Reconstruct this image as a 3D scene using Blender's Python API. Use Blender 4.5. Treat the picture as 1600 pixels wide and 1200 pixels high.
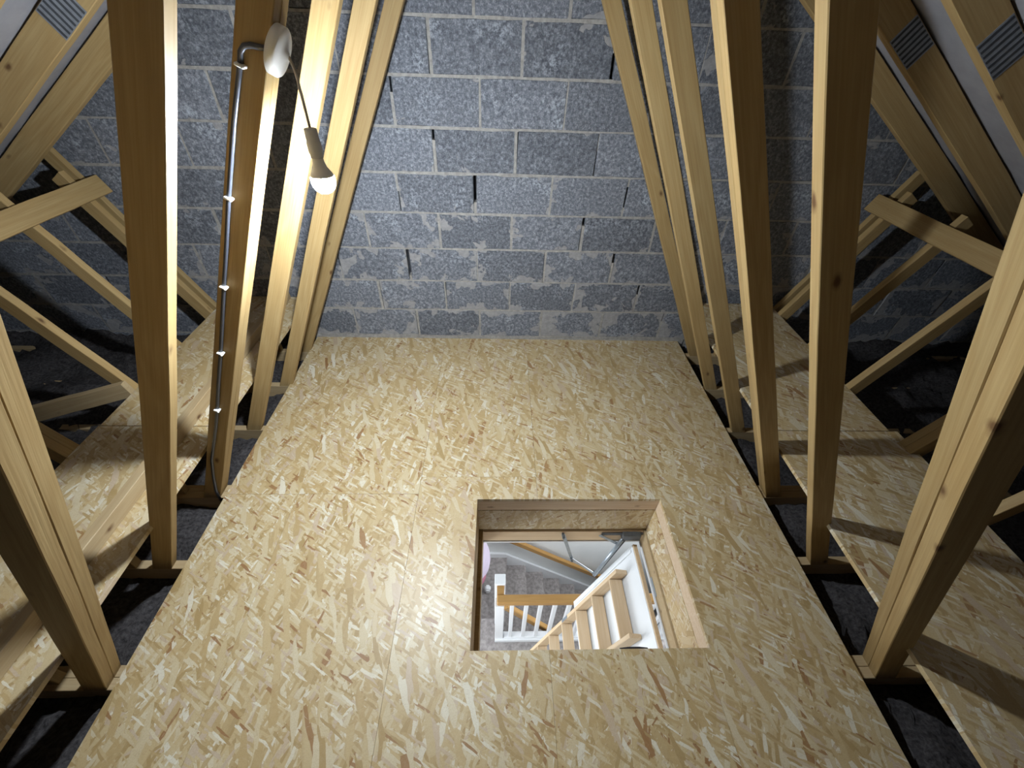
import bpy, bmesh, math, random
from mathutils import Vector, Matrix
for o in list(bpy.data.objects): bpy.data.objects.remove(o, do_unlink=True)
SC = bpy.context.scene
COL = SC.collection
random.seed(7)

# ------------------------------------------------------------------ camera
F_PX, PITCH, YAW, ROLL, CAM_H = 641.6, 0.724009, 0.0445805, 0.0380505, 1.8138
cp, sp, cy, sy = math.cos(PITCH), math.sin(PITCH), math.cos(YAW), math.sin(YAW)
FW = Vector((sy*cp, cy*cp, -sp)); RT = Vector((cy, -sy, 0)); UP = RT.cross(FW)
cr, sr = math.cos(ROLL), math.sin(ROLL)
RT, UP = RT*cr + UP*sr, -RT*sr + UP*cr
cam_d = bpy.data.cameras.new('camera'); cam = bpy.data.objects.new('camera', cam_d); COL.objects.link(cam)
cam_d.sensor_fit = 'HORIZONTAL'; cam_d.sensor_width = 36.0; cam_d.lens = 36.0*F_PX/1600.0
cam_d.clip_start = 0.02; cam_d.clip_end = 50
M = Matrix((RT, UP, -FW)).transposed().to_4x4(); M.translation = (0, 0, CAM_H)
cam.matrix_world = M
SC.camera = cam

# ------------------------------------------------------------------ world, light, exposure
w = bpy.data.worlds.new('world'); SC.world = w; w.use_nodes = True
w.node_tree.nodes['Background'].inputs[0].default_value = (0.55, 0.65, 0.8, 1)
w.node_tree.nodes['Background'].inputs[1].default_value = 0.0
BULB_STRENGTH = 3500.0
ADDED_DAYLIGHT_POWER = 58.0
win = bpy.data.lights.new('added_landing_daylight', 'AREA'); win.shape = 'RECTANGLE'; win.size = 1.25; win.size_y = 1.15  # added light at an invented, unseen window, supplies the stairwell daylight
win.energy = ADDED_DAYLIGHT_POWER; win.color = (0.93, 0.97, 1.0)
wino = bpy.data.objects.new('added_landing_daylight', win); COL.objects.link(wino)
wino.location = (-1.315, 0.55, -1.65); wino.rotation_euler = (0, math.radians(-90), 0)
win2 = bpy.data.lights.new('added_stair_daylight', 'AREA'); win2.shape = 'RECTANGLE'; win2.size = 1.15; win2.size_y = 0.9  # second added light, brightens the stairs and far wall from out of sight
win2.energy = 60.0; win2.color = (0.93, 0.97, 1.0)
wino2 = bpy.data.objects.new('added_stair_daylight', win2); COL.objects.link(wino2)
wino2.location = (2.665, 1.75, -1.75); wino2.rotation_euler = (0, math.radians(90), 0)
SC.view_settings.view_transform = 'Standard'; SC.view_settings.look = 'None'
SC.view_settings.exposure = -0.13; SC.view_settings.gamma = 1.0
SC.view_settings.use_curve_mapping = False

# ------------------------------------------------------------------ materials
def new_mat(name):
    m = bpy.data.materials.new(name); m.use_nodes = True
    nt = m.node_tree; b = nt.nodes['Principled BSDF']
    return m, nt, b
def N(nt, typ, **kw):
    n = nt.nodes.new(typ)
    for k, v in kw.items(): setattr(n, k, v)
    return n
def L(nt, a, b): nt.links.new(a, b)
def math_node(nt, op, a=None, b=None, clamp=False):
    n = N(nt, 'ShaderNodeMath', operation=op); n.use_clamp = clamp
    for i, v in enumerate((a, b)):
        if v is None: continue
        if isinstance(v, (int, float)): n.inputs[i].default_value = v
        else: L(nt, v, n.inputs[i])
    return n.outputs[0]
def ramp(nt, fac, stops, interp='LINEAR'):
    r = N(nt, 'ShaderNodeValToRGB'); r.color_ramp.interpolation = interp
    e = r.color_ramp.elements
    while len(e) < len(stops): e.new(0.5)
    for i, (p, c) in enumerate(stops):
        e[i].position = p
        e[i].color = (c, c, c, 1) if isinstance(c, (int, float)) else (*c, 1)
    L(nt, fac, r.inputs[0])
    return r.outputs[0]
def mixc(nt, fac, a, b, mode='MIX'):
    n = N(nt, 'ShaderNodeMix', data_type='RGBA', blend_type=mode)
    if isinstance(fac, (int, float)): n.inputs[0].default_value = fac
    else: L(nt, fac, n.inputs[0])
    for i, v in ((6, a), (7, b)):
        if isinstance(v, tuple): n.inputs[i].default_value = (*v, 1)
        else: L(nt, v, n.inputs[i])
    return n.outputs[2]
def mapping(nt, vec, scale=(1, 1, 1), rot=(0, 0, 0), loc=(0, 0, 0)):
    n = N(nt, 'ShaderNodeMapping')
    n.inputs['Scale'].default_value = scale; n.inputs['Rotation'].default_value = rot; n.inputs['Location'].default_value = loc
    L(nt, vec, n.inputs['Vector']); return n.outputs[0]
def noise(nt, vec, scale, detail=3, rough=0.55, dist=0.0):
    n = N(nt, 'ShaderNodeTexNoise'); L(nt, vec, n.inputs['Vector'])
    n.inputs['Scale'].default_value = scale; n.inputs['Detail'].default_value = detail
    n.inputs['Roughness'].default_value = rough; n.inputs['Distortion'].default_value = dist
    return n.outputs[0]
def voro(nt, vec, scale, feature='F1', rnd=1.0, dist='EUCLIDEAN'):
    n = N(nt, 'ShaderNodeTexVoronoi', feature=feature, distance=dist); L(nt, vec, n.inputs['Vector'])
    n.inputs['Scale'].default_value = scale; n.inputs['Randomness'].default_value = rnd
    return n
def rand_vec(nt, base, k=37.0):
    oi = N(nt, 'ShaderNodeObjectInfo'); r = math_node(nt, 'MULTIPLY', oi.outputs['Random'], k)
    a = N(nt, 'ShaderNodeVectorMath', operation='ADD'); L(nt, base, a.inputs[0]); L(nt, r, a.inputs[1])
    return a.outputs[0], oi.outputs['Random']
def bump(nt, b, h, strength=0.3, dist=0.002):
    n = N(nt, 'ShaderNodeBump'); n.inputs['Strength'].default_value = strength; n.inputs['Distance'].default_value = dist
    L(nt, h, n.inputs['Height']); L(nt, n.outputs[0], b.inputs['Normal'])

def wood_mat(name, light, mid, dark, knots=True, rough=0.62, knot_col=(0.085, 0.034, 0.012)):
    m, nt, b = new_mat(name)
    tc = N(nt, 'ShaderNodeTexCoord').outputs['Object']
    v, rnd = rand_vec(nt, tc)
    big = noise(nt, mapping(nt, v, (0.7, 9, 9)), 1.0, 3, 0.5, 0.5)
    rings = math_node(nt, 'SINE', math_node(nt, 'MULTIPLY', big, 58.0))
    rings = math_node(nt, 'ADD', math_node(nt, 'MULTIPLY', rings, 0.5), 0.5)
    fib = noise(nt, mapping(nt, v, (4, 190, 190)), 1.0, 2, 0.6)
    blot = noise(nt, mapping(nt, v, (2.2, 5, 5)), 1.0, 2, 0.5)
    c = mixc(nt, math_node(nt, 'MULTIPLY', rings, 0.45), light, mid)
    c = mixc(nt, ramp(nt, fib, [(0.35, 0.0), (0.75, 0.42)]), c, dark)
    c = mixc(nt, ramp(nt, blot, [(0.4, 0.0), (0.75, 0.4)]), c, mid)
    hsv = N(nt, 'ShaderNodeHueSaturation'); L(nt, c, hsv.inputs['Color'])
    L(nt, math_node(nt, 'ADD', math_node(nt, 'MULTIPLY', rnd, 0.22), 0.9), hsv.inputs['Value'])
    c = hsv.outputs[0]
    if knots:
        kv = mapping(nt, v, (4.6, 9.0, 9.0))
        vn = voro(nt, kv, 1.0)
        wob = noise(nt, mapping(nt, v, (30, 30, 30)), 1.0, 1)
        d = math_node(nt, 'ADD', vn.outputs['Distance'], math_node(nt, 'MULTIPLY', math_node(nt, 'SUBTRACT', wob, 0.5), 0.10))
        c = mixc(nt, ramp(nt, d, [(0.0, 0.95), (0.045, 0.85), (0.075, 0.4), (0.12, 0.0)]), c, knot_col)
    L(nt, c, b.inputs['Base Color']); b.inputs['Roughness'].default_value = rough
    b.inputs['Specular IOR Level'].default_value = 0.3
    bump(nt, b, fib, 0.25, 0.0015)
    return m

MAT = {}
MAT['pine'] = wood_mat('pine', (0.42, 0.30, 0.138), (0.335, 0.215, 0.084), (0.225, 0.13, 0.044))
MAT['pine_pale'] = wood_mat('pine_pale', (0.44, 0.34, 0.20), (0.37, 0.26, 0.135), (0.29, 0.19, 0.088))
MAT['pine_trim'] = wood_mat('pine_trim', (0.66, 0.53, 0.38), (0.55, 0.40, 0.26), (0.42, 0.28, 0.17))
MAT['ladder_wood'] = wood_mat('ladder_wood', (0.64, 0.50, 0.34), (0.56, 0.40, 0.24), (0.45, 0.30, 0.16), knots=False)
MAT['oak'] = wood_mat('oak', (0.50, 0.29, 0.10), (0.40, 0.215, 0.066), (0.30, 0.15, 0.042), knots=False, rough=0.4)

def osb_mat(name, axis='z'):
    m, nt, b = new_mat(name)
    tc = N(nt, 'ShaderNodeTexCoord').outputs['Object']
    v, rnd = rand_vec(nt, tc, 61.0)
    warp = N(nt, 'ShaderNodeTexNoise'); L(nt, v, warp.inputs['Vector']); warp.inputs['Scale'].default_value = 14; warp.inputs['Detail'].default_value = 2
    sub = N(nt, 'ShaderNodeVectorMath', operation='SUBTRACT'); L(nt, warp.outputs['Color'], sub.inputs[0]); sub.inputs[1].default_value = (0.5, 0.5, 0.5)
    sc = N(nt, 'ShaderNodeVectorMath', operation='SCALE'); L(nt, sub.outputs[0], sc.inputs[0]); sc.inputs['Scale'].default_value = 0.012
    ad = N(nt, 'ShaderNodeVectorMath', operation='ADD'); L(nt, v, ad.inputs[0]); L(nt, sc.outputs[0], ad.inputs[1])
    v = ad.outputs[0]
    pal = [(0.0, (0.520, 0.410, 0.235)), (0.12, (0.440, 0.322, 0.158)), (0.25, (0.560, 0.465, 0.295)), (0.38, (0.375, 0.262, 0.115)),
           (0.47, (0.500, 0.395, 0.285)), (0.55, (0.505, 0.385, 0.208)), (0.67, (0.600, 0.520, 0.360)), (0.79, (0.450, 0.325, 0.155)), (0.89, (0.680, 0.635, 0.510)), (0.965, (0.275, 0.140, 0.056))]
    c = (0.499, 0.380, 0.207); hgt = None
    layers = [(82, .05, .009, 0.0), (12, .06, .012, .32), (-38, .055, .010, .45), (58, .07, .014, .52),
              (-72, .065, .012, .56), (102, .095, .020, .66), (30, .05, .008, .64), (72, .11, .022, .80)]
    for i, (ang, ln, wd, thr) in enumerate(layers):
        a = math.radians(ang)
        r = N(nt, 'ShaderNodeVectorRotate', rotation_type='Z_AXIS' if axis == 'z' else ('Y_AXIS' if axis == 'y' else 'X_AXIS'))
        L(nt, v, r.inputs['Vector']); r.inputs['Angle'].default_value = a
        if axis == 'z': s = (1/ln, 1/wd, 60)
        elif axis == 'y': s = (1/ln, 60, 1/wd)
        else: s = (60, 1/ln, 1/wd)
        vn = voro(nt, mapping(nt, r.outputs[0], s, loc=(i*3.1, i*1.7, i*2.3)), 1.0, dist='CHEBYCHEV')
        if axis == 'z': vn.voronoi_dimensions = '2D'
        sep = N(nt, 'ShaderNodeSeparateColor'); L(nt, vn.outputs['Color'], sep.inputs[0])
        col = ramp(nt, sep.outputs[0], pal, 'CONSTANT')
        mask = math_node(nt, 'GREATER_THAN', sep.outputs[1], thr)
        mask = math_node(nt, 'MULTIPLY', mask, 0.93)
        c = mixc(nt, mask, c, col)
        # dark rim under each strand
        rim = math_node(nt, 'MULTIPLY', ramp(nt, vn.outputs['Distance'], [(0.5, 0.0), (0.95, 1.0)]), math_node(nt, 'MULTIPLY', mask, 0.22))
        c = mixc(nt, rim, c, (0.24, 0.145, 0.055))
        hgt = sep.outputs[2] if hgt is None else mixc(nt, mask, hgt, sep.outputs[2])
    rn = N(nt, 'ShaderNodeVectorRotate', rotation_type='Z_AXIS' if axis == 'z' else ('Y_AXIS' if axis == 'y' else 'X_AXIS'))
    L(nt, v, rn.inputs['Vector']); L(nt, math_node(nt, 'MULTIPLY', noise(nt, v, 1.3, 0), 2.2), rn.inputs['Angle'])
    fl = voro(nt, mapping(nt, rn.outputs[0], (60, 150, 60) if axis == 'z' else (60, 60, 150)), 1.0)
    if axis == 'z': fl.voronoi_dimensions = '2D'
    sepf = N(nt, 'ShaderNodeSeparateColor'); L(nt, fl.outputs['Color'], sepf.inputs[0])
    fm = math_node(nt, 'MULTIPLY', math_node(nt, 'GREATER_THAN', sepf.outputs[0], 0.978), 0.75)
    c = mixc(nt, fm, c, ramp(nt, sepf.outputs[1], [(0.0, (0.20, 0.10, 0.04)), (0.25, (0.37, 0.21, 0.11)), (0.5, (0.62, 0.56, 0.45))], 'CONSTANT'))
    # grain
    fine = noise(nt, v, 260, 2, 0.6)
    c = mixc(nt, ramp(nt, fine, [(0.45, 0.0), (0.8, 0.3)]), c, (0.28, 0.17, 0.07))
    big = noise(nt, v, 2.2, 2)
    c = mixc(nt, ramp(nt, big, [(0.42, 0.0), (0.75, 0.35)]), c, (0.40, 0.27, 0.115))
    L(nt, c, b.inputs['Base Color']); b.inputs['Roughness'].default_value = 0.42
    b.inputs['Specular IOR Level'].default_value = 0.45
    bump(nt, b, hgt, 0.22, 0.0012)
    return m
MAT['osb'] = osb_mat('osb', 'z')
MAT['osb_xz'] = osb_mat('osb_xz', 'y')
MAT['osb_yz'] = osb_mat('osb_yz', 'x')

def block_mat():
    m, nt, b = new_mat('concrete_block')
    tc = N(nt, 'ShaderNodeTexCoord').outputs['Object']
    v, rnd = rand_vec(nt, tc, 91.0)
    coarse = noise(nt, v, 62, 4, 0.78)
    speck = voro(nt, v, 130).outputs['Distance']
    patch = noise(nt, v, 5.5, 3, 0.6)
    c = ramp(nt, coarse, [(0.33, (0.070, 0.078, 0.097)), (0.5, (0.180, 0.192, 0.222)), (0.66, (0.37, 0.388, 0.43))])
    c = mixc(nt, ramp(nt, speck, [(0.1, 0.0), (0.62, 0.42)]), c, (0.10, 0.107, 0.122))
    bloom = math_node(nt, 'MULTIPLY', ramp(nt, patch, [(0.55, 0.0), (0.72, 1.0)]), ramp(nt, coarse, [(0.45, 0.0), (0.62, 0.75)]))
    c = mixc(nt, bloom, c, (0.44, 0.48, 0.54))
    hsv = N(nt, 'ShaderNodeHueSaturation'); L(nt, c, hsv.inputs['Color'])
    L(nt, math_node(nt, 'ADD', math_node(nt, 'MULTIPLY', rnd, 0.4), 0.9), hsv.inputs['Value']); c = hsv.outputs[0]
    # mortar smeared over the block edges by the mason
    sp_ = N(nt, 'ShaderNodeSeparateXYZ'); L(nt, tc, sp_.inputs[0])
    ex = math_node(nt, 'SUBTRACT', 0.22, math_node(nt, 'ABSOLUTE', sp_.outputs[0]))
    ez = math_node(nt, 'SUBTRACT', 0.1075, math_node(nt, 'ABSOLUTE', sp_.outputs[2]))
    e = math_node(nt, 'MINIMUM', math_node(nt, 'MULTIPLY', ex, 0.55), ez)
    pos = N(nt, 'ShaderNodeNewGeometry').outputs['Position']
    pz = N(nt, 'ShaderNodeSeparateXYZ'); L(nt, pos, pz.inputs[0])
    sm = noise(nt, v, 7.5, 3, 0.6, 0.4)
    lowc = ramp(nt, pz.outputs[2], [(0.0, 1.0), (0.52, 0.85), (1.0, 0.0)])
    reach = math_node(nt, 'MULTIPLY', math_node(nt, 'SUBTRACT', sm, math_node(nt, 'SUBTRACT', 0.60, math_node(nt, 'MULTIPLY', lowc, 0.135))), 0.42)
    msk = math_node(nt, 'MULTIPLY', math_node(nt, 'SUBTRACT', reach, e), 160.0, clamp=True)
    msk = math_node(nt, 'MULTIPLY', msk, 0.82)
    mcol = ramp(nt, noise(nt, v, 40, 3), [(0.3, (0.27, 0.265, 0.268)), (0.7, (0.38, 0.37, 0.368))])
    c = mixc(nt, msk, c, mcol)
    L(nt, c, b.inputs['Base Color']); b.inputs['Roughness'].default_value = 0.95
    b.inputs['Specular IOR Level'].default_value = 0.15
    bump(nt, b, math_node(nt, 'MULTIPLY', coarse, math_node(nt, 'SUBTRACT', 1.0, msk)), 0.8, 0.006)
    return m
MAT['block'] = block_mat()
def simple(name, col, rough=0.6, metal=0.0, spec=0.4, nscale=0, namp=0.0, nbump=0.0):
    m, nt, b = new_mat(name)
    b.inputs['Roughness'].default_value = rough; b.inputs['Metallic'].default_value = metal
    b.inputs['Specular IOR Level'].default_value = spec
    tc = N(nt, 'ShaderNodeTexCoord').outputs['Object']
    n = noise(nt, tc, nscale or 6, 4, 0.65)
    lo = tuple(x*(1-namp) for x in col); hi = tuple(min(1, x*(1+namp)) for x in col)
    L(nt, ramp(nt, n, [(0.3, lo), (0.7, hi)]), b.inputs['Base Color'])
    if nbump: bump(nt, b, n, nbump, 0.004)
    return m
MAT['mortar'] = simple('mortar', (0.33, 0.315, 0.295), 0.95, 0, 0.1, 45, 0.25, 0.6)
MAT['block_plain'] = simple('grey_block_render', (0.12, 0.125, 0.135), 0.95, 0, 0.1, 30, 0.3, 0.6)
MAT['backing'] = simple('wall_core', (0.05, 0.05, 0.055), 1, 0, 0.1, 20, 0.2)
MAT['membrane'] = simple('roof_membrane', (0.30, 0.30, 0.33), 0.75, 0, 0.2, 9, 0.10, 0.3)
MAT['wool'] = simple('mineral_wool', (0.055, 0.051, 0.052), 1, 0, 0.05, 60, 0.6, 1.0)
MAT['plaster'] = simple('painted_plaster', (0.80, 0.82, 0.82), 0.8, 0, 0.2, 3, 0.03)
MAT['white_gloss'] = simple('white_gloss_paint', (0.82, 0.84, 0.87), 0.35, 0, 0.4, 4, 0.02)
MAT['white_door'] = simple('white_hatch_panel', (0.74, 0.77, 0.80), 0.45, 0, 0.4, 4, 0.03)
MAT['carpet'] = simple('grey_carpet', (0.33, 0.305, 0.30), 1, 0, 0.05, 25, 0.35, 0.5)
MAT['white_plastic'] = simple('white_plastic', (0.78, 0.77, 0.75), 0.4, 0, 0.4, 3, 0.02)
MAT['grey_plastic'] = simple('pale_grey_plastic', (0.55, 0.55, 0.55), 0.45, 0, 0.4, 3, 0.02)
MAT['cord'] = simple('cream_cord', (0.30, 0.27, 0.24), 0.6, 0, 0.3, 3, 0.02)
MAT['black_pvc'] = simple('dark_grey_cable', (0.045, 0.05, 0.065), 0.28, 0, 0.6, 3, 0.05)
MAT['steel'] = simple('zinc_steel', (0.33, 0.38, 0.43), 0.35, 0.7, 0.5, 30, 0.15)
MAT['dark_steel'] = simple('dark_steel', (0.10, 0.105, 0.11), 0.5, 0.6, 0.5, 30, 0.2)
MAT['galv'] = simple('galvanised_plate', (0.27, 0.29, 0.32), 0.5, 0.35, 0.4, 40, 0.2)
MAT['galv_dark'] = simple('plate_slots', (0.06, 0.065, 0.075), 0.7, 0.2, 0.3, 40, 0.2)
MAT['lilac'] = simple('lilac_fabric', (0.66, 0.58, 0.72), 0.8, 0, 0.2, 12, 0.06)
MAT['pink'] = simple('pink_fabric', (0.55, 0.22, 0.30), 0.8, 0, 0.2, 12, 0.08)
MAT['red'] = simple('red_webbing', (0.5, 0.05, 0.06), 0.7, 0, 0.2, 40, 0.1)
MAT['black'] = simple('black_webbing', (0.02, 0.02, 0.025), 0.7, 0, 0.2, 40, 0.1)
m, nt, b = new_mat('lit_bulb'); b.inputs['Base Color'].default_value = (1, 1, 1, 1)
b.inputs['Emission Color'].default_value = (0.84, 0.925, 1.0, 1); b.inputs['Emission Strength'].default_value = BULB_STRENGTH
MAT['bulb'] = m
m, nt, b = new_mat('window_glass'); b.inputs['Base Color'].default_value = (1, 1, 1, 1); b.inputs['Roughness'].default_value = 0.02
b.inputs['Transmission Weight'].default_value = 1.0; b.inputs['IOR'].default_value = 1.05
MAT['glass'] = m

# ------------------------------------------------------------------ object helpers
def mesh_obj(name, bm, mat, parent=None, mw=None):
    me = bpy.data.meshes.new(name); bm.normal_update(); bm.to_mesh(me); bm.free()
    return link(name, me, mat, parent, mw)
def link(name, me, mat, parent=None, mw=None):
    o = bpy.data.objects.new(name, me); COL.objects.link(o)
    if mat and not me.materials: me.materials.append(MAT[mat])
    mw = mw or Matrix.Identity(4)
    if parent:
        o.parent = parent
        o.matrix_basis = WORLD[parent.name].inverted() @ mw
    else: o.matrix_basis = mw
    WORLD[o.name] = mw
    return o
WORLD = {}
def empty(name, loc, label=None, cat=None, group=None):
    o = bpy.data.objects.new(name, None); COL.objects.link(o); o.location = loc; o.empty_display_size = 0.1
    WORLD[o.name] = Matrix.Translation(loc)
    if label: tag(o, label, cat, group)
    return o
def tag(o, label=None, cat=None, group=None, kind=None):
    if label: o['label'] = label
    if cat: o['category'] = cat
    if group: o['group'] = group
    if kind: o['kind'] = kind
    return o
def add_box(bm, lo, hi):
    x0, y0, z0 = lo; x1, y1, z1 = hi
    v = [bm.verts.new(p) for p in ((x0,y0,z0),(x1,y0,z0),(x1,y1,z0),(x0,y1,z0),(x0,y0,z1),(x1,y0,z1),(x1,y1,z1),(x0,y1,z1))]
    for f in ((3,2,1,0),(4,5,6,7),(0,1,5,4),(1,2,6,5),(2,3,7,6),(3,0,4,7)): bm.faces.new([v[i] for i in f])
def box(name, lo, hi, mat, parent=None, bevel=0.0):
    c = [(a+b_)/2 for a, b_ in zip(lo, hi)]; h = [(b_-a)/2 for a, b_ in zip(lo, hi)]
    bm = bmesh.new(); add_box(bm, [-x for x in h], h)
    if bevel: bmesh.ops.bevel(bm, geom=bm.edges[:], offset=bevel, segments=1, affect='EDGES')
    return mesh_obj(name, bm, mat, parent, Matrix.Translation(c))
def timber(name, p0, p1, side, w, h, mat, parent=None, cut0=0.0, cut1=0.0, wob=0.0012, nseg=10, ch=0.002):
    """sawn timber: local X along p0->p1, local Y along side (thickness w), local Z the depth h; cut = end slope dx/dz"""
    p0 = Vector(p0); p1 = Vector(p1); d = p1-p0; ln = d.length; X = d.normalized()
    Y = Vector(side); Y = (Y - X*Y.dot(X)).normalized(); Z = X.cross(Y)
    prof = [(-w/2+ch, -h/2), (w/2-ch, -h/2), (w/2, -h/2+ch), (w/2, h/2-ch), (w/2-ch, h/2), (-w/2+ch, h/2), (-w/2, h/2-ch), (-w/2, -h/2+ch)]
    bm = bmesh.new(); rings = []
    nseg = max(1, min(nseg, int(ln/0.12)+1))
    for i in range(nseg+1):
        t = i/nseg; jy = random.uniform(-wob, wob); jz = random.uniform(-wob, wob)
        if i in (0, nseg): jy = jz = 0
        ring = []
        for (py, pz) in prof:
            x = -ln/2 + ln*t
            if i == 0: x += cut0*pz
            if i == nseg: x += cut1*pz
            ring.append(bm.verts.new((x, py+jy, pz+jz)))
        rings.append(ring)
    n = len(prof)
    for a, b_ in zip(rings, rings[1:]):
        for k in range(n): bm.faces.new((a[k], a[(k+1) % n], b_[(k+1) % n], b_[k]))
    bm.faces.new(list(reversed(rings[0]))); bm.faces.new(rings[-1])
    bmesh.ops.recalc_face_normals(bm, faces=bm.faces[:])
    mw = Matrix((X, Y, Z)).transposed().to_4x4(); mw.translation = (p0+p1)/2
    return mesh_obj(name, bm, mat, parent, mw)
def tube_bm(pts, r, seg=8, bm=None):
    bm = bm or bmesh.new(); pts = [Vector(p) for p in pts]; rings = []
    prev = None
    for i, p in enumerate(pts):
        t = (pts[min(i+1, len(pts)-1)] - pts[max(i-1, 0)]).normalized()
        a = prev if prev is not None else (Vector((0, 1, 0)) if abs(t.y) < 0.9 else Vector((1, 0, 0)))
        u = (a - t*a.dot(t)).normalized(); v = t.cross(u); prev = u
        rr = r[i] if isinstance(r, (list, tuple)) else r
        rings.append([bm.verts.new(p + (u*math.cos(2*math.pi*k/seg) + v*math.sin(2*math.pi*k/seg))*rr) for k in range(seg)])
    for a, b_ in zip(rings, rings[1:]):
        for k in range(seg): bm.faces.new((a[k], a[(k+1) % seg], b_[(k+1) % seg], b_[k]))
    bm.faces.new(list(reversed(rings[0]))); bm.faces.new(rings[-1])
    for f in bm.faces: f.smooth = True
    return bm
def lathe_bm(prof, seg=24):
    """profile of (r, z) revolved about local Z"""
    bm = bmesh.new(); rings = []
    for r, z in prof:
        if r < 1e-6: rings.append([bm.verts.new((0, 0, z))])
        else: rings.append([bm.verts.new((r*math.cos(2*math.pi*k/seg), r*math.sin(2*math.pi*k/seg), z)) for k in range(seg)])
    for a, b_ in zip(rings, rings[1:]):
        for k in range(seg):
            if len(a) == 1 and len(b_) == 1: continue
            if len(a) == 1: f = (a[0], b_[(k+1) % seg], b_[k])
            elif len(b_) == 1: f = (a[k], a[(k+1) % seg], b_[0])
            else: f = (a[k], a[(k+1) % seg], b_[(k+1) % seg], b_[k])
            bm.faces.new(f).smooth = True
    bmesh.ops.recalc_face_normals(bm, faces=bm.faces[:])
    return bm
def frame_from_z(z, origin):
    z = Vector(z).normalized(); x = Vector((0, 1, 0)); x = (x - z*x.dot(z)).normalized(); y = z.cross(x)
    mw = Matrix((x, y, z)).transposed().to_4x4(); mw.translation = origin
    return mw

# ================================================================== STRUCTURE
# measured layout (metres): main deck top z=0, block wall face y=2.569
WALL_Y = 2.569
DECK_L, DECK_R = -1.357, 1.378
HX0, HX1, HY0, HY1 = -0.10, 0.835, 0.503, 1.169       # hatch opening in the deck
CEIL = -0.41                                          # underside of the ceiling below
LAND = -2.75                                          # landing floor
RC, RS, RD = 2.77, 0.656, 0.125                       # rafter underside z = RC - RS*|x| ; vertical depth RD
# -- gable wall of concrete blocks
wall = box('wall_back', (-4.35, WALL_Y+0.055, -0.40), (4.35, WALL_Y+0.16, 2.98), 'backing')
wall['kind'] = 'structure'; wall['label'] = 'grey concrete block gable wall behind the trusses'
phase = {0: -0.140, 1: 0.073, 2: -0.145, 3: 0.075, 4: -0.147, 5: 0.085, 6: -0.110, 7: 0.105}
block_meshes = []
for k in range(7):
    bm = bmesh.new(); add_box(bm, (-0.220, 0, -0.1075), (0.220, 0.08, 0.1075))
    bmesh.ops.subdivide_edges(bm, edges=[e for e in bm.edges if abs(e.verts[0].co.x-e.verts[1].co.x) > 0.1], cuts=3)
    for v in bm.verts:
        v.co.x += random.uniform(-0.003, 0.003); v.co.z += random.uniform(-0.0025, 0.0025)
        if v.co.y < 0.01: v.co.y += random.uniform(-0.0015, 0.0015)
    bmesh.ops.bevel(bm, geom=[e for e in bm.edges if e.verts[0].co.y < 0.02 and e.verts[1].co.y < 0.02 and len(e.link_faces) == 2 and any(abs(f.normal.y) < 0.5 for f in e.link_faces)], offset=0.0035, segments=1, affect='EDGES')
    me = bpy.data.meshes.new('block'); bm.to_mesh(me); bm.free(); me.materials.append(MAT['block']); block_meshes.append(me)
mb = bmesh.new()                                       # mortar beds and perpends
MZ = 0.0217
gaps = {(4, 1): (0.30, 1.0), (4, 0): (0.0, 0.55), (5, 2): (0.0, 0.6), (4, 3): (0.25, 0.8), (7, 2): (0.0, 0.5), (1, 4): (0.2, 1.0), (2, 0): (0.15, 1.0)}
for c in range(-1, 13):
    z0 = MZ + 0.225*c; zc = z0 + 0.1125
    half = min(4.2, (RC + RD + 0.12 - z0) / RS)
    if half < 0.2: continue
    ph = phase.get(c, -0.13 if c % 2 == 0 else 0.09)
    k0 = int(math.floor((-half-ph)/0.45))
    for k in range(k0, int((half-ph)/0.45)+1):
        xc = ph + 0.45*k + 0.225
        if abs(xc) - 0.20 > half: continue
        if c < 0 and abs(xc) < 1.2: continue
        mw = Matrix.Translation((xc + random.uniform(-0.006, 0.006), WALL_Y + random.uniform(-0.003, 0.004), zc)) @ Matrix.Rotation(random.uniform(-0.006, 0.006), 4, 'Y')
        link('block', random.choice(block_meshes), None, wall, mw)
        # perpend on the right of this block
        xj = ph + 0.45*(k+1); idx = round((xj - ph)/0.45)
        lo, hi = 0.0, 1.0
        key = (c, idx + 1)
        if key in gaps: g0, g1 = gaps[key]
        else: g0 = g1 = None
        segs = [(0.0, 1.0)] if g0 is None else [s for s in ((0.0, g0), (g1, 1.0)) if s[1]-s[0] > 0.02]
        if g0 is None and random.random() < 0.12: segs = [(0.0, random.uniform(0.3, 0.8))]
        for s0, s1 in segs:
            add_box(mb, (xj-0.008, WALL_Y+0.0015, z0+0.005+0.215*s0), (xj+0.008, WALL_Y+0.07, z0+0.005+0.215*s1))
    # bed joint, wavy front
    n = int(half*2/0.09); prev = None
    for i in range(n+1):
        x = -half + 2*half*i/n
        j = random.uniform(-0.0015, 0.0025); t = random.uniform(0.0, 0.0045)
        ring = [mb.verts.new((x, WALL_Y+0.001+j, z0-0.006-t)), mb.verts.new((x, WALL_Y+0.001+j, z0+0.006+t*0.6)), mb.verts.new((x, WALL_Y+0.06, z0+0.006)), mb.verts.new((x, WALL_Y+0.06, z0-0.006))]
        if prev:
            for a in range(4): mb.faces.new((prev[a], prev[(a+1) % 4], ring[(a+1) % 4], ring[a]))
        prev = ring
add_box(mb, (-1.42, WALL_Y-0.004, -0.03), (1.42, WALL_Y+0.06, 0.017))
bmesh.ops.recalc_face_normals(mb, faces=mb.faces[:])
mo = mesh_obj('mortar', mb, 'mortar', wall); mo['kind'] = 'stuff'

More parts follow.
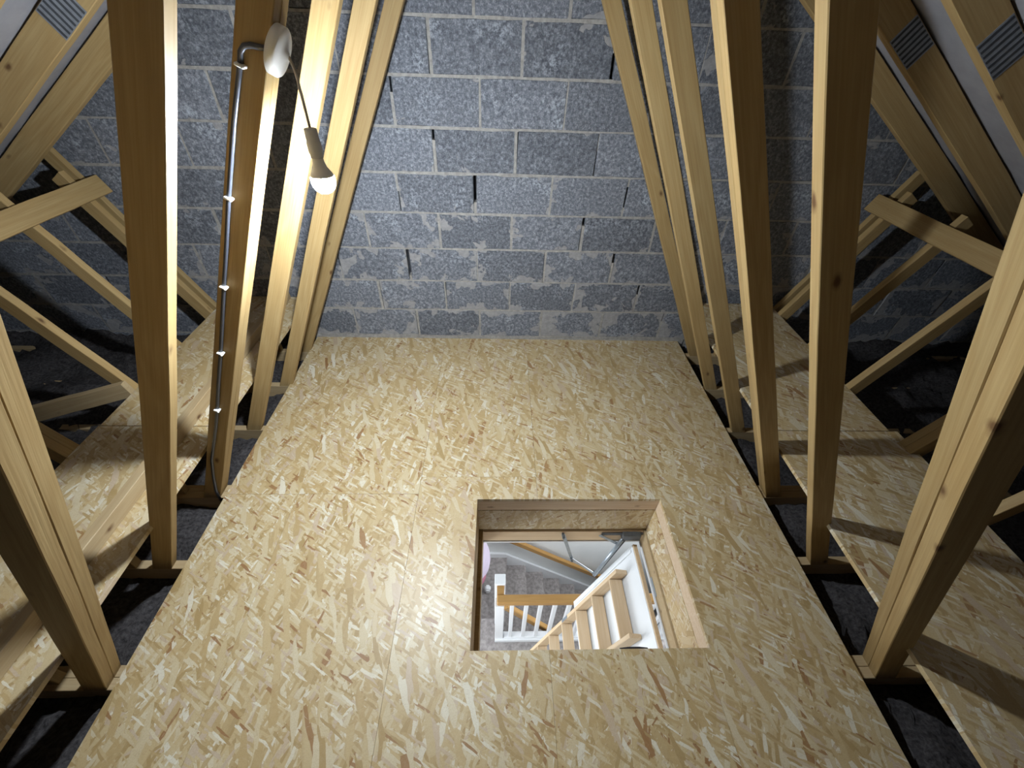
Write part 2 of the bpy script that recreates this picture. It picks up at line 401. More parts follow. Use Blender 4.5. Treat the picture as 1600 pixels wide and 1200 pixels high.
# -- main deck of OSB sheets
deck = empty('floor', (0, 0, -0.018)); tag(deck, kind='structure', label='central walkway deck of OSB sheets with the hatch cut in it')
def osb_sheet(x0, x1, y0, y1, z1, parent, name='osb_sheet', th=0.018, g=0.0004):
    return box(name, (x0+g, y0+g, z1-th), (x1-g, y1-g, z1), 'osb', parent, bevel=0.0005)
cols = [DECK_L, -1.0, -0.40, 0.205, 0.81, DECK_R]
seams = [[-0.55, 1.20, 2.565], [-0.55, 1.20, 2.565], [-0.55, 1.305, 2.565], [-0.55, 1.42, 2.565], [-0.55, 1.25, 2.565]]
for i in range(5):
    x0, x1 = cols[i], cols[i+1]
    for y0, y1 in zip(seams[i], seams[i][1:]):
        if x1 <= HX0 or x0 >= HX1 or y1 <= HY0 or y0 >= HY1:
            osb_sheet(x0, x1, y0, y1, 0, deck); continue
        # sheet with the hatch notch: outline polygon extruded
        pieces = []
        ax0, ax1 = max(x0, HX0), min(x1, HX1)
        bm = bmesh.new(); cx_, cy_ = (x0+x1)/2, (y0+y1)/2
        g = 0.0004
        rects = [(x0+g, x1-g, y0+g, HY0), (x0+g, x1-g, HY1, y1-g)]
        if ax0 > x0+g: rects.append((x0+g, ax0, HY0, HY1))
        if ax1 < x1-g: rects.append((ax1, x1-g, HY0, HY1))
        for (a, b_, c_, d_) in rects:
            if b_-a > 0.003 and d_-c_ > 0.003: add_box(bm, (a-cx_, c_-cy_, -0.009), (b_-cx_, d_-cy_, 0.009))
        mesh_obj('osb_sheet', bm, 'osb', deck, Matrix.Translation((cx_, cy_, -0.009)))

# -- roof slopes (white membrane over the rafters), sagging a little between them
TRUSS_Y = [0.40, 0.835, 1.19, 1.645, 2.03, 2.40]
for s, nm in ((-1, 'ceiling_left'), (1, 'ceiling_right')):
    bm = bmesh.new(); nx, ny = 30, 150; grid = []
    for i in range(nx+1):
        row = []
        for j in range(ny+1):
            x = 4.45*i/nx; y = -5.0 + (WALL_Y+0.02+5.0)*j/ny
            ph = (y/0.4) % 1.0
            sag = 0.014*math.sin(math.pi*ph)**2 * (0.6+0.4*math.sin(x*7+j*0.6)) + 0.004*math.sin(x*23+y*9)
            row.append(bm.verts.new((s*x, y, RC + RD + 0.012 - RS*x - sag)))
        grid.append(row)
    for i in range(nx):
        for j in range(ny):
            f = bm.faces.new((grid[i][j], grid[i+1][j], grid[i+1][j+1], grid[i][j+1])); f.smooth = True
    o = mesh_obj(nm, bm, 'membrane'); o['kind'] = 'structure'; o['label'] = 'white roofing membrane on the %s roof slope' % ('left' if s < 0 else 'right')
o = box('wall_front', (-4.35, -5.07, -0.40), (4.35, -5.0, 2.98), 'block_plain'); o['kind'] = 'structure'; o['label'] = 'grey wall closing the loft behind the viewer'
# plasterboard ceiling under the loft, with the hatch opening
bm = bmesh.new()
for lo, hi in (((-4.45, -5.1, CEIL), (HX0-0.01, WALL_Y+0.1, CEIL+0.015)), ((HX1+0.02, -5.1, CEIL), (4.45, WALL_Y+0.1, CEIL+0.015)),
               ((HX0-0.01, -5.1, CEIL), (HX1+0.02, HY0-0.01, CEIL+0.015)), ((HX0-0.01, HY1+0.02, CEIL), (HX1+0.02, WALL_Y+0.1, CEIL+0.015))):
    add_box(bm, lo, hi)
o = mesh_obj('ceiling', bm, 'plaster'); o['kind'] = 'structure'; o['label'] = 'plasterboard ceiling of the landing below'
for s, nm in ((-1, 'wall_left'), (1, 'wall_right')):
    o = box(nm, (s*4.4-0.05, -5.1, -0.42), (s*4.4+0.05, WALL_Y+0.1, 0.10), 'block_plain'); o['kind'] = 'structure'; o['label'] = 'low eaves wall on the %s' % ('left' if s < 0 else 'right')

# ================================================================== TRUSSES
TH = 0.038
WH = 0.073                                            # web depth
WEB = {(-1, 0): (1.380, 0.485), (1, 0): (1.432, 0.502), (-1, 1): (1.408, 0.500), (1, 1): (1.431, 0.508), (-1, 2): (1.379, 0.493), (1, 2): (1.397, 0.497),
       (-1, 3): (1.375, 0.490), (1, 3): (1.412, 0.504), (-1, 4): (1.340, 0.480), (1, 4): (1.392, 0.491), (-1, 5): (1.348, 0.500), (1, 5): (1.413, 0.518)}
def web_line(z, s=-1, ti=2): return WEB[(s, ti)][0] - WEB[(s, ti)][1]*z     # inner face of the inner web at height z
UL = lambda z: 1.78 + 0.47*z                          # upper face of the outer web
labels = ['doubled roof truss nearest the viewer, its webs cut off by the picture sides',
          'roof truss with dark web faces, second from the viewer',
          'doubled roof truss that carries the white ceiling rose and black cable',
          'roof truss third from the block wall, just behind the bulb',
          'roof truss second from the block wall, its webs brightly lit',
          'roof truss standing closest to the block wall']
def nail_plate(parent, pos, X, Y, Z, lx=0.15, lz=0.098):
    bm = bmesh.new(); add_box(bm, (-lx/2, -0.0006, -lz/2), (lx/2, 0.0012, lz/2))
    mw = Matrix((X, Y, Z)).transposed().to_4x4(); mw.translation = pos
    p = mesh_obj('nail_plate', bm, 'galv', parent, mw); p['label'] = 'galvanised toothed nail plate'
    bm = bmesh.new(); n = 7
    for i in range(n):
        x = -lx/2 + lx*(i+0.5)/n
        add_box(bm, (x-0.0045, -0.0014, -lz/2+0.002), (x+0.0045, -0.0003, lz/2-0.002))
    mesh_obj('slot_rows', bm, 'galv_dark', p, mw)
for ti, y0 in enumerate(TRUSS_Y):
    plies = 2 if ti in (0, 2) else 1
    t = empty('roof_truss', (0, y0, -0.018), labels[ti], 'truss', 'roof trusses')
    for p in range(plies):
        yc = y0 + TH/2 + p*(TH+0.0004); tw = TH
        for s in (-1, 1):
            # inner web: foot on the tie, top at the apex
            dirv = Vector((-s*WEB[(s, ti)][1], 0, 1)).normalized()
            nin = Vector((-s*dirv.z, 0, s*dirv.x)) if s > 0 else Vector((dirv.z, 0, -dirv.x))
            # centre line offset outward by half the depth
            def cpt(z): return Vector((s*(web_line(z, s, ti) + WH/2/abs(dirv.z)), yc, z))
            zt = 2.50
            side = Vector((0, 1, 0))
            Zl = dirv.cross(side)
            cut = -Zl.z/dirv.z
            timber('web', cpt(-0.018), cpt(zt), side, tw, WH, 'pine', t, cut0=cut)
            # outer web: up and out to the rafter
            dv = Vector((s*0.47, 0, 1)).normalized()
            def opt(z): return Vector((s*(UL(z) + WH/2/abs(dv.z)), yc, z))
            Zl = dv.cross(side); ztop = 1.13
            rdir = Vector((s, 0, -RS)).normalized(); rn = Vector((s*RS, 0, 1)).normalized()
            timber('web', opt(-0.018), opt(ztop), side, tw, 0.072, 'pine', t, cut0=-Zl.z/dv.z, cut1=-(Zl.dot(rn))/(dv.dot(rn)))
            # rafter
            dpt = RD*abs(rn.z)
            a = Vector((0, yc, RC + RD/2)); bpt = Vector((s*4.30, yc, RC + RD/2 - RS*4.30))
            Zl = rdir.cross(side)
            timber('rafter', a + Vector((s*0.002, 0, 0)), bpt, side, tw, dpt, 'pine', t, cut0=-Zl.x/rdir.x, nseg=24)
            if p == 0 and ti >= 2:
                X = rdir; Z = X.cross(side)
                nail_plate(t, Vector((s*1.585, y0-0.0012, RC + RD/2 - RS*1.585)), X, side, Z)
        # tie beam (trimmed at the hatch)
        tz = -0.018 - 0.05
        if ti == 1:
            timber('tie_beam', (-4.2, yc, tz), (HX0-0.03, yc, tz), (0, 1, 0), tw, 0.1, 'pine_pale', t, nseg=20)
            timber('tie_beam', (HX1+0.03, yc, tz), (4.2, yc, tz), (0, 1, 0), tw, 0.1, 'pine_pale', t, nseg=20)
        else:
            timber('tie_beam', (-4.2, yc, tz), (4.2, yc, tz), (0, 1, 0), tw, 0.1, 'pine_pale', t, nseg=30)

# -- longitudinal braces nailed along the outer webs
for s, nm in ((-1, 'left'), (1, 'right')):
    nin = Vector((-s*0.905, 0, 0.425))
    zc = 1.045; base = Vector((s*UL(zc), 0, zc)) + nin*0.0165
    a = Vector((base.x, -0.9, base.z)); b_ = Vector((base.x, 2.545, base.z))
    o = timber('longitudinal_brace', a, b_, nin, 0.030, 0.098, 'pine', None, nseg=24)
    tag(o, 'long flat timber brace nailed across the outer webs on the %s' % nm, 'brace', 'longitudinal braces')
# -- short struts standing against the gable behind the last truss
for s, nm in ((-1, 'left'), (1, 'right')):
    dv = Vector((s*0.47, 0, 1)).normalized()
    P = lambda z: Vector((s*(UL(z)+0.075), 2.521, z))
    o = timber('gable_strut', P(0.0), P(1.22), (0, 1, 0), 0.035, 0.072, 'pine', None)
    tag(o, 'sloping timber strut against the block wall on the %s' % nm, 'strut', 'gable struts')
# -- diagonal plank on the left behind the raised boards
o = timber('diagonal_brace', (-1.905, 1.610, 0.335), (-2.75, 1.50, 0.13), (0.12, 1, 0), 0.035, 0.085, 'pine_pale', None)
tag(o, 'timber brace running outward from the left outer web foot beyond the boards', 'brace')

# -- raised OSB boards either side
BZ = 0.34
def raised_board(x0, x1, y0, y1, label):
    t = empty('raised_board', ((x0+x1)/2, (y0+y1)/2, -0.018), label, 'board', 'raised loft boards')
    osb_sheet(x0, x1, y0, y1, BZ, t, 'osb_sheet')
    for yy in TRUSS_Y:
        if y0+0.02 < yy+0.02 < y1-0.02:
            xm = (x0+x1)/2
            yb = yy+0.02 if yy not in (0.40, 1.19) else yy+0.038
            timber('support_post', (xm, yb, -0.018), (xm, yb, BZ-0.018), (1, 0, 0), 0.045, 0.035, 'pine', t)
    return t
raised_board(1.328, 1.985, -0.75, 1.335, 'raised OSB board on the right, nearer sheet crossed by web shadows')
raised_board(1.328, 1.945, 1.338, 2.556, 'raised OSB board on the right, farther sheet reaching the block wall')
raised_board(-1.868, -1.312, -0.75, 1.345, 'raised OSB board on the left, nearer sheet with bright light patches')
raised_board(-1.862, -1.312, 1.348, 2.556, 'raised OSB board on the left, farther sheet reaching the block wall')
o = timber('edge_batten', (-1.452, -0.72, BZ+0.032), (-1.452, 2.54, BZ+0.032), (1, 0, 0), 0.040, 0.062, 'pine_pale', None, nseg=24)
tag(o, 'long pale batten lying along the left raised boards', 'batten')

# -- loose mineral wool between the ties
for s, nm in ((-1, 'left'), (1, 'right')):
    bm = bmesh.new(); nx, ny = 84, 200; grid = []
    rnd = random.Random(3+s)
    for i in range(nx+1):
        row = []
        for j in range(ny+1):
            x = 1.22 + 2.95*i/nx; y = -4.95 + (2.55+4.95)*j/ny
            near_tie = min(abs(y-(yy+0.03)) for yy in TRUSS_Y)
            h = -0.10 + 0.018*math.sin(x*9+y*5) + 0.015*math.sin(y*13-x*4) + rnd.uniform(-0.016, 0.016)
            if near_tie > 0.08: h += 0.02
            if x > 1.9: h += 0.10*min(1, (x-1.9)/0.25)
            h = min(h, RC - RS*x - 0.02)
            row.append(bm.verts.new((s*x, y, h)))
        grid.append(row)
    for i in range(nx):
        for j in range(ny): bm.faces.new((grid[i][j], grid[i+1][j], grid[i+1][j+1], grid[i][j+1])).smooth = True
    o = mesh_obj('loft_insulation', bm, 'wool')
    tag(o, 'dark grey loose mineral wool between the ties on the %s' % nm, 'insulation', None, 'stuff')

bm = bmesh.new(); nx, ny = 40, 70; grid = []; rnd = random.Random(11)  # unseen dark wool behind the viewer, added to cut bounced light
for i in range(nx+1):
    grid.append([bm.verts.new((-1.19+2.38*i/nx, -4.95+4.385*j/ny, -0.09+0.02*math.sin(i*0.9+j*0.5)+rnd.uniform(-0.016, 0.016))) for j in range(ny+1)])
for i in range(nx):
    for j in range(ny): bm.faces.new((grid[i][j], grid[i+1][j], grid[i+1][j+1], grid[i][j+1])).smooth = True
o = mesh_obj('loft_insulation', bm, 'wool'); tag(o, 'added dark grey mineral wool, out of view beyond the near end of the deck', 'insulation', None, 'stuff')

# ================================================================== PENDANT LAMP AND CABLE
wy = 1.206
rose_n = Vector((0.896, 0, -0.443))
zr = 1.752; rose_p = Vector((-web_line(zr), wy, zr)) + rose_n*0.0006
pend = empty('pendant_lamp', rose_p, 'bare white bulb hanging on a cord from a white ceiling rose', 'lamp')
rose = mesh_obj('ceiling_rose', lathe_bm([(0, 0), (0.048, 0), (0.051, 0.002), (0.051, 0.019), (0.048, 0.022), (0.034, 0.026), (0.012, 0.028), (0.008, 0.034), (0, 0.035)], 36), 'white_plastic', pend, frame_from_z(rose_n, rose_p))
cs = rose_p + rose_n*0.034
bx = -0.484; by = wy + 0.016
cordpts = [cs - rose_n*0.01, cs, cs + Vector((0.004, 0, -0.012))]
for i in range(1, 8):
    t_ = i/7; cordpts.append(Vector((cs.x + 0.006 + (bx - cs.x - 0.006)*t_**1.3, wy + (by-wy)*t_, cs.z - 0.018 + (1.592 - cs.z + 0.018)*t_)))
mesh_obj('cord', tube_bm(cordpts, 0.0036, 8), 'cord', pend)
hold = mesh_obj('lampholder', lathe_bm([(0, 0.003), (0.006, 0.002), (0.0145, 0.0), (0.0158, -0.002), (0.0165, -0.030), (0.0178, -0.031), (0.0178, -0.054), (0.016, -0.056), (0.016, -0.066), (0, -0.066)], 24), 'grey_plastic', pend, Matrix.Translation((bx, by, 1.594)))
bulb_m = Matrix.Translation((bx, by, 1.528))
mesh_obj('bulb_base', lathe_bm([(0, 0.002), (0.0135, 0.0), (0.0145, -0.010), (0.018, -0.024), (0.0270, -0.038), (0.0306, -0.0455), (0, -0.0455)], 28), 'white_plastic', pend, bulb_m)
mesh_obj('bulb', lathe_bm([(0, -0.046), (0.0307, -0.046), (0.0313, -0.050), (0.0316, -0.058), (0.0300, -0.068), (0.0255, -0.078), (0.0175, -0.0855), (0.008, -0.0895), (0, -0.0905)], 28), 'bulb', pend, bulb_m)
cb = empty('wall_cable', (-1.2, 1.185, 0.45), 'black round cable clipped down the web below the ceiling rose', 'cable')
fy = 1.19 - 0.0062
cp_ = [(-0.506, 1.750), (-0.533, 1.754), (-0.552, 1.757), (-0.567, 1.755), (-0.579, 1.745), (-0.586, 1.728), (-0.598, 1.705), (-0.648, 1.611), (-0.690, 1.525), (-0.735, 1.433), (-0.795, 1.305), (-0.862, 1.165), (-0.930, 1.02), (-0.984, 0.905), (-1.062, 0.745), (-1.120, 0.62), (-1.172, 0.515), (-1.232, 0.40), (-1.285, 0.30), (-1.335, 0.17), (-1.375, 0.05), (-1.385, -0.03)]
mesh_obj('sheath', tube_bm([(x, fy, z) for x, z in cp_], 0.0062, 8), 'black_pvc', cb)
for (x, z) in ((-0.588, 1.722), (-0.735, 1.433), (-0.862, 1.165), (-0.984, 0.905), (-1.120, 0.62)):
    bm = bmesh.new(); add_box(bm, (-0.0085, -0.0135, -0.0035), (0.0125, 0.0058, 0.0035))
    bmesh.ops.bevel(bm, geom=bm.edges[:], offset=0.0015, segments=1, affect='EDGES')
    tube_bm([(0.010, -0.012, 0), (0.010, -0.017, 0)], 0.0025, 8, bm)
    mesh_obj('cable_clip', bm, 'white_plastic', cb, Matrix.Translation((x, fy, z)) @ Matrix.Rotation(math.radians(26), 4, 'Y'))

# ================================================================== HATCH, LADDER
hf = empty('loft_hatch', ((HX0+HX1)/2, (HY0+HY1)/2, CEIL), 'open loft hatch lined with timber and OSB boards in the deck', 'hatch')
def lin(name, lo, hi, mat): return box(name, lo, hi, mat, hf, bevel=0.001)
T = 0.02
lin('lining_board', (HX0, HY1, -0.100), (HX1, HY1+T, -0.0185), 'pine_trim')
lin('lining_panel', (HX0, HY1-0.002, -0.292), (HX1, HY1+T-0.004, -0.101), 'osb_xz')
lin('lining_board', (HX1, HY0, -0.100), (HX1+T, HY1, -0.0185), 'pine_trim')
lin('lining_panel', (HX1-0.003, HY0, -0.300), (HX1+T-0.004, HY1-0.003, -0.101), 'osb_yz')
lin('lining_board', (HX0-T, HY0, -0.300), (HX0, HY1, -0.0185), 'pine')
lin('lining_board', (HX0, HY0-T, -0.300), (HX1, HY0, -0.0185), 'pine_trim')
fr = hf
def frm(name, lo, hi, mat, par=None): return box(name, lo, hi, mat, par or fr, bevel=0.0012)
FX0, FX1, FY0, FY1 = -0.078, 0.822, 0.525, 1.160
frm('frame_rail', (FX0, FY1, -0.402), (FX1, FY1+0.022, -0.308), 'ladder_wood')
frm('frame_rail', (FX0, FY0-0.022, -0.402), (FX1, FY0, -0.308), 'ladder_wood')
frm('frame_stile', (FX1, FY0-0.022, -0.402), (FX1+0.022, FY1+0.022, -0.302), 'pine_pale')
frm('frame_stile', (FX0-0.022, FY0-0.022, -0.402), (FX0, FY1+0.022, -0.302), 'pine')
for lo, hi in (((FX0-0.05, FY1-0.003, -0.424), (FX1+0.05, FY1+0.05, -0.411)), ((FX1-0.004, FY0-0.05, -0.424), (FX1+0.05, FY1-0.004, -0.411)), ((FX0-0.05, FY0-0.05, -0.424), (FX0+0.002, FY1-0.004, -0.411)), ((FX0+0.003, FY0-0.05, -0.424), (FX1-0.005, FY0, -0.411))):
    frm('architrave', lo, hi, 'white_gloss')
lp = frm('latch_plate', (FX1-0.0022, 0.842, -0.396), (FX1-0.0002, 0.938, -0.372), 'steel'); lp['label'] = 'grey metal latch plate'
# hatch door, hinged on the right, hanging open
dd = Vector((-0.275, 0, -0.961)).normalized(); dn = Vector((-0.961, 0, 0.275)).normalized()   # down along the door, out of its upper face
door = empty('hatch_door', (0.77, 0.84, -0.42), 'white hatch door hanging open under the ladder', 'door')
hinge = Vector((0.772, 0, -0.412))
def door_box(name, s0, s1, n0, n1, y0, y1, mat, par):
    c = hinge + dd*((s0+s1)/2) + dn*((n0+n1)/2); c.y = (y0+y1)/2
    bm = bmesh.new(); h = ((s1-s0)/2, (y1-y0)/2, (n1-n0)/2); add_box(bm, [-x for x in h], h)
    bmesh.ops.bevel(bm, geom=bm.edges[:], offset=min(0.0015, min(h)*0.4), segments=1, affect='EDGES')
    Yv = dn.cross(dd)
    mw = Matrix((dd, Yv, dn)).transposed().to_4x4(); mw.translation = c
    return mesh_obj(name, bm, mat, par, mw)
DY0, DY1 = 0.545, 1.135
door_box('panel', 0.0, 0.845, -0.028, 0.0, DY0, DY1, 'white_door', door)
e_ = door_box('edge_strip', -0.010, -0.0005, -0.026, -0.002, DY0, DY1, 'ladder_wood', door); e_['label'] = 'bare wooden hinge edge'
for y0_, y1_ in ((DY0+0.02, DY0+0.035), (DY1-0.035, DY1-0.02)):
    door_box('bead', 0.02, 0.83, 0.0005, 0.007, y0_, y1_, 'white_door', door)
# ladder lies on the door and runs on down to the landing
ladder = empty('loft_ladder', (0.14, 0.86, LAND), 'pale timber loft ladder leading down through the hatch', 'ladder')
S0, S1 = 0.105, 2.405; SY0, SY1 = 0.688, 1.035; SN0, SN1 = 0.004, 0.074
for ya, yb in ((SY0, SY0+0.022), (SY1-0.022, SY1)):
    for sa, sb in ((S0, 0.86), (0.866, 1.64), (1.646, S1)):
        door_box('ladder_side', sa, sb, SN0, SN1, ya, yb, 'ladder_wood', ladder)
s_ = 0.19; k = 0
while s_ < S1-0.1:
    c = hinge + dd*s_ + dn*((SN0+SN1)/2); c.y = (SY0+SY1)/2
    bm = bmesh.new(); hx = 0.036; add_box(bm, (-(SY1-SY0)/2+0.0225, -hx, -0.010), ((SY1-SY0)/2-0.0225, hx, 0.010))
    bmesh.ops.bevel(bm, geom=bm.edges[:], offset=0.002, segments=1, affect='EDGES')
    mw = Matrix.Translation(c) @ Matrix.Rotation(math.radians(90), 4, 'Z')
    mesh_obj('tread', bm, 'ladder_wood', ladder, mw)
    s_ += 0.2415; k += 1
for yy in (SY0+0.012, SY1-0.012):                    # section hinges
    for ss in (0.863, 1.643): door_box('section_hinge', ss-0.045, ss+0.045, SN1+0.0004, SN1+0.003, yy-0.009, yy+0.009, 'steel', ladder)
# steel arms at the far side
arm = empty('ladder_arm', (0.70, 1.13, -0.42), 'zinc steel folding arms and spring strut beside the ladder', 'ladder hardware')
ay = 1.147
def bar(name, a, b_, w_, th, mat, y=ay):
    return timber(name, (a[0], y, a[1]), (b_[0], y, b_[1]), (0, 1, 0), th, w_, mat, arm, wob=0, ch=0.0006, nseg=2)
bar('arm_link', (0.368, -0.315), (0.450, -0.60), 0.020, 0.004, 'steel')
bar('arm_link', (0.447, -0.59), (0.622, -0.80), 0.016, 0.004, 'steel', ay-0.006)
bar('hinge_bracket', (0.585, -0.322), (0.818, -0.322), 0.022, 0.005, 'dark_steel', ay+0.006)
bar('bracket_stay', (0.575, -0.325), (0.690, -0.42), 0.018, 0.004, 'steel', ay)
mesh_obj('spring_strut', tube_bm([(0.705, ay-0.012, -0.345), (0.617, ay-0.012, -0.80)], 0.011, 12), 'steel', arm)
mesh_obj('strut_rod', tube_bm([(0.722, ay-0.012, -0.345), (0.632, ay-0.012, -0.80)], 0.005, 8), 'dark_steel', arm)
for (x, z) in ((0.368, -0.318), (0.448, -0.595), (0.618, -0.798), (0.705, -0.345)):
    mesh_obj('pivot_bolt', tube_bm([(x, ay-0.022, z), (x, ay+0.010, z)], 0.0075, 10), 'dark_steel', arm)
box('corner_block', (0.700, 1.128, -0.352), (0.80, 1.157, -0.300), 'dark_steel', arm, bevel=0.003)
o = empty('strap', (0.63, 0.66, -0.5), 'red and black webbing strap beside the near ladder side', 'strap')
mesh_obj('red_webbing', tube_bm([(0.50, 0.606, -0.395), (0.53, 0.603, -0.385), (0.58, 0.602, -0.378), (0.62, 0.604, -0.380)], 0.005, 8), 'red', o)
mesh_obj('black_webbing', tube_bm([(0.58, 0.606, -0.376), (0.62, 0.606, -0.362), (0.67, 0.606, -0.362), (0.71, 0.606, -0.376)], 0.006, 8), 'black', o)

# ================================================================== LANDING AND STAIRS BELOW
SW = 2.50                                             # stair wall
X0, X1, Y0 = -1.25, 2.60, -0.85
HALL = -5.40
def st(name, lo, hi, mat, label):
    o = box(name, lo, hi, mat); o['kind'] = 'structure'; o['label'] = label; return o
st('wall_5', (X0-0.1, SW, HALL-0.1), (X1+0.1, SW+0.055, CEIL-0.001), 'plaster', 'pale grey stair wall seen through the hatch')
wy0, wy1, wz0, wz1 = -0.08, 1.18, -2.23, -1.07
bm = bmesh.new()
for lo, hi in (((X0-0.1, Y0, HALL-0.1), (X0, wy0, CEIL-0.001)), ((X0-0.1, wy1, HALL-0.1), (X0, SW, CEIL-0.001)), ((X0-0.1, wy0, HALL-0.1), (X0, wy1, wz0)), ((X0-0.1, wy0, wz1), (X0, wy1, CEIL-0.001))): add_box(bm, lo, hi)
o = mesh_obj('wall_6', bm, 'plaster'); o['kind'] = 'structure'; o['label'] = 'pale grey landing wall with an added window opening on the left below the hatch'
bm = bmesh.new(); vy0, vy1, vz0, vz1 = 1.29, 2.21, -2.34, -1.16
for lo, hi in (((X1, Y0, HALL-0.1), (X1+0.1, vy0, CEIL-0.001)), ((X1, vy1, HALL-0.1), (X1+0.1, SW, CEIL-0.001)), ((X1, vy0, HALL-0.1), (X1+0.1, vy1, vz0)), ((X1, vy0, vz1), (X1+0.1, vy1, CEIL-0.001))): add_box(bm, lo, hi)
o = mesh_obj('wall_7', bm, 'plaster'); o['kind'] = 'structure'; o['label'] = 'pale grey stair wall with an added window opening on the right below the hatch'
wn = empty('added_window_2', (X1+0.03, 1.75, vz0)); tag(wn, kind='structure', label='added white stair window, out of sight')  # invented window around the added stair light
for lo, hi in (((X1+0.01, vy0, vz0), (X1+0.05, vy0+0.05, vz1)), ((X1+0.01, vy1-0.05, vz0), (X1+0.05, vy1, vz1)), ((X1+0.01, vy0+0.05, vz0), (X1+0.05, vy1-0.05, vz0+0.05)), ((X1+0.01, vy0+0.05, vz1-0.05), (X1+0.05, vy1-0.05, vz1))):
    box('added_window_frame', lo, hi, 'white_gloss', wn)
st('wall_8', (X0-0.1, Y0-0.1, HALL-0.1), (X1+0.1, Y0, CEIL-0.001), 'plaster', 'pale grey landing wall below the viewer')
wn = empty('added_window_1', (X0-0.03, 0.55, wz0)); tag(wn, kind='structure', label='added white landing window, out of sight')  # invented window around the added landing light
for lo, hi in (((X0-0.05, wy0, wz0), (X0-0.01, wy0+0.05, wz1)), ((X0-0.05, wy1-0.05, wz0), (X0-0.01, wy1, wz1)), ((X0-0.05, wy0+0.05, wz0), (X0-0.01, wy1-0.05, wz0+0.05)), ((X0-0.05, wy0+0.05, wz1-0.05), (X0-0.01, wy1-0.05, wz1))):
    box('added_window_frame', lo, hi, 'white_gloss', wn)
NX, NY = 0.035, 1.55                                  # winder centre
bm = bmesh.new()
for lo, hi in (((X0, Y0, LAND-0.22), (X1, 1.345, LAND)), ((X0, 1.345, LAND-0.22), (NX, NY, LAND))): add_box(bm, lo, hi)
o = mesh_obj('floor_landing', bm, 'carpet'); o['kind'] = 'structure'; o['label'] = 'grey carpeted landing floor below the hatch'
st('floor_hall', (X0, Y0, HALL-0.1), (X1, SW, HALL), 'carpet', 'dark hall floor at the foot of the stairs')
stairs = empty('staircase', (0.5, 2.0, HALL), 'grey carpeted staircase turning down to the right below the hatch', 'staircase')
def wedge(a0, a1, z):
    bm = bmesh.new()
    def hit(a):
        d = Vector((math.cos(a), math.sin(a))); ts = []
        if d.x < -1e-6: ts.append((X0+0.35-NX)/d.x)
        if d.y > 1e-6: ts.append((SW-0.03-NY)/d.y)
        t = min(ts); return (NX+d.x*t, NY+d.y*t)
    pts = [(NX, NY), hit(a0)]
    ca = math.atan2(SW-0.03-NY, X0+0.35-NX)
    if a0 < ca < a1: pts.append((X0+0.35, SW-0.03))
    pts.append(hit(a1))
    lo = [bm.verts.new((x, y, z-0.24)) for x, y in pts]; hi = [bm.verts.new((x, y, z)) for x, y in pts]
    n = len(pts)
    bm.faces.new(hi); bm.faces.new(list(reversed(lo)))
    for i in range(n): bm.faces.new((lo[i], lo[(i+1) % n], hi[(i+1) % n], hi[i]))
    bmesh.ops.recalc_face_normals(bm, faces=bm.faces[:])
    return bm
r_ = math.radians
for i, (a0, a1) in enumerate(((150, 180), (117, 150), (84, 117))):
    mesh_obj('winder_step', wedge(r_(a0), r_(a1), LAND - 0.2*(i+1)), 'carpet', stairs)
for k in range(9):
    xa = 0.143 + 0.24*k; zt = -3.565 - 0.2*k
    bm = bmesh.new(); add_box(bm, (xa-0.02 if k else 0.09, NY-0.02, zt-0.24), (xa+0.24, SW-0.03, zt))
    bmesh.ops.bevel(bm, geom=[e for e in bm.edges if all(v.co.x > xa+0.2 and v.co.z > zt-0.01 for v in e.verts)], offset=0.02, segments=3, affect='EDGES')
    mesh_obj('step', bm, 'carpet', stairs)
# white string along the wall
def slab(name, pts, y0, y1, mat, par):
    bm = bmesh.new(); a = [bm.verts.new((x, y0, z)) for x, z in pts]; b_ = [bm.verts.new((x, y1, z)) for x, z in pts]; n = len(pts)
    bm.faces.new(a); bm.faces.new(list(reversed(b_)))
    for i in range(n): bm.faces.new((a[i], b_[i], b_[(i+1) % n], a[(i+1) % n]))
    bmesh.ops.recalc_face_normals(bm, faces=bm.faces[:]); return mesh_obj(name, bm, mat, par)
o = slab('wall_string', [(-0.85, -3.18), (0.11, -3.265), (2.35, -5.10), (2.35, -5.35), (2.2, -5.35), (0.10, -3.72), (-0.85, -3.45)], SW-0.03, SW-0.003, 'white_gloss', stairs); o['label'] = 'white painted stair string'
slab('outer_string', [(0.08, -3.30), (2.30, -5.12), (2.30, -5.38), (2.1, -5.38), (0.08, -3.74)], NY-0.05, NY-0.021, 'white_gloss', stairs)
# oak rail on the stair wall
wr = empty('wall_handrail', (0.9, SW-0.06, -3.4), 'oak handrail sloping down the pale stair wall', 'handrail')
timber('rail', (-0.05, SW-0.062, -2.66), (2.2, SW-0.062, -4.50), (0, 1, 0), 0.045, 0.075, 'oak', wr, wob=0, ch=0.008)
for x in (0.2, 1.1, 2.0): box('rail_bracket', (x-0.012, SW-0.04, -2.70-(x+0.05)*0.818-0.03), (x+0.012, SW, -2.70-(x+0.05)*0.818), 'steel', wr)
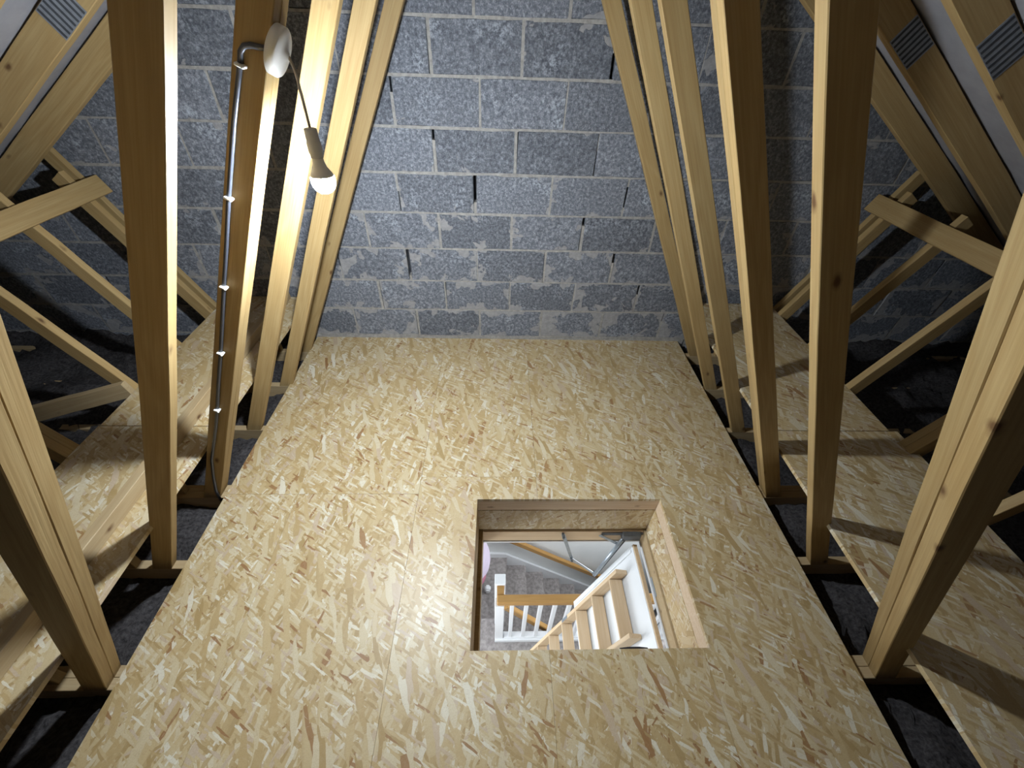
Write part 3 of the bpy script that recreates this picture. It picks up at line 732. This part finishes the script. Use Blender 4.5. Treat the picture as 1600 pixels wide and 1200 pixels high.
# landing balustrade
bal = empty('balustrade', (0.6, 1.39, LAND), 'white spindle balustrade with oak handrail on the landing', 'balustrade')
box('base_rail', (-0.014, 1.335, LAND), (1.66, 1.415, LAND+0.055), 'white_gloss', bal, 0.004)
box('base_moulding', (0.075, 1.352, LAND+0.055), (1.60, 1.398, LAND+0.075), 'white_gloss', bal, 0.003)
box('corner_post', (-0.012, 1.352, LAND+0.055), (0.066, 1.428, -1.905), 'white_gloss', bal, 0.003)
box('newel', (-0.017, 1.500, LAND-0.18), (0.078, 1.592, -1.815), 'white_gloss', stairs, 0.004)
box('handrail', (0.004, 1.357, -1.90), (1.60, 1.428, -1.835), 'oak', bal, 0.008)
box('handrail_return', (0.004, 1.429, -1.90), (0.066, 1.4995, -1.835), 'oak', bal, 0.002)
box('newel', (1.60, 1.345, LAND+0.055), (1.69, 1.435, -1.70), 'white_gloss', bal, 0.004)
x = 0.134
while x < 1.58:
    box('spindle', (x-0.017, 1.375-0.017, LAND+0.075), (x+0.017, 1.375+0.017, -1.90), 'white_gloss', bal, 0.002); x += 0.1235
lr = timber('stair_rail', (0.085, 1.50, -2.29), (1.3, 1.50, -3.98), (0, 1, 0), 0.05, 0.065, 'oak', stairs, wob=0, ch=0.008); lr['label'] = 'lower oak handrail'
# pale lilac tiered shade hanging at the left of the stairwell, small white box below
sh = empty('hanging_shade', (-0.30, 2.0, -2.7), 'pale lilac rounded hanging shade with pink lower edge over the stairs', 'shade')
shm = Matrix.Translation((-0.275, 2.0, -2.30))
mesh_obj('shade', lathe_bm([(0.02, 0.50), (0.10, 0.48), (0.16, 0.40), (0.175, 0.30), (0.165, 0.20), (0.175, 0.14), (0.20, 0.02), (0.208, -0.10), (0.20, -0.20), (0.16, -0.28), (0.10, -0.30)], 32), 'lilac', sh, shm)
mesh_obj('rim', lathe_bm([(0.150, -0.29), (0.165, -0.285), (0.17, -0.30), (0.155, -0.305), (0.150, -0.29)], 32), 'white_gloss', sh, shm)
mesh_obj('skirt', lathe_bm([(0.15, -0.30), (0.165, -0.36), (0.16, -0.47), (0.10, -0.50), (0, -0.50)], 28), 'pink', sh, shm)
mesh_obj('hanging_cord', tube_bm([(-0.275, 2.0, -1.81), (-0.275, 2.0, CEIL)], 0.004, 6), 'white_gloss', sh)
bm = bmesh.new(); add_box(bm, (-0.035, -0.035, -0.05), (0.035, 0.035, 0.05)); bmesh.ops.bevel(bm, geom=bm.edges[:], offset=0.016, segments=3, affect='EDGES')
o = mesh_obj('white_tub', bm, 'white_gloss', None, Matrix.Translation((-0.105, 2.06, LAND-0.545)))
tag(o, 'small white rounded tub on the carpeted winder step', 'tub')
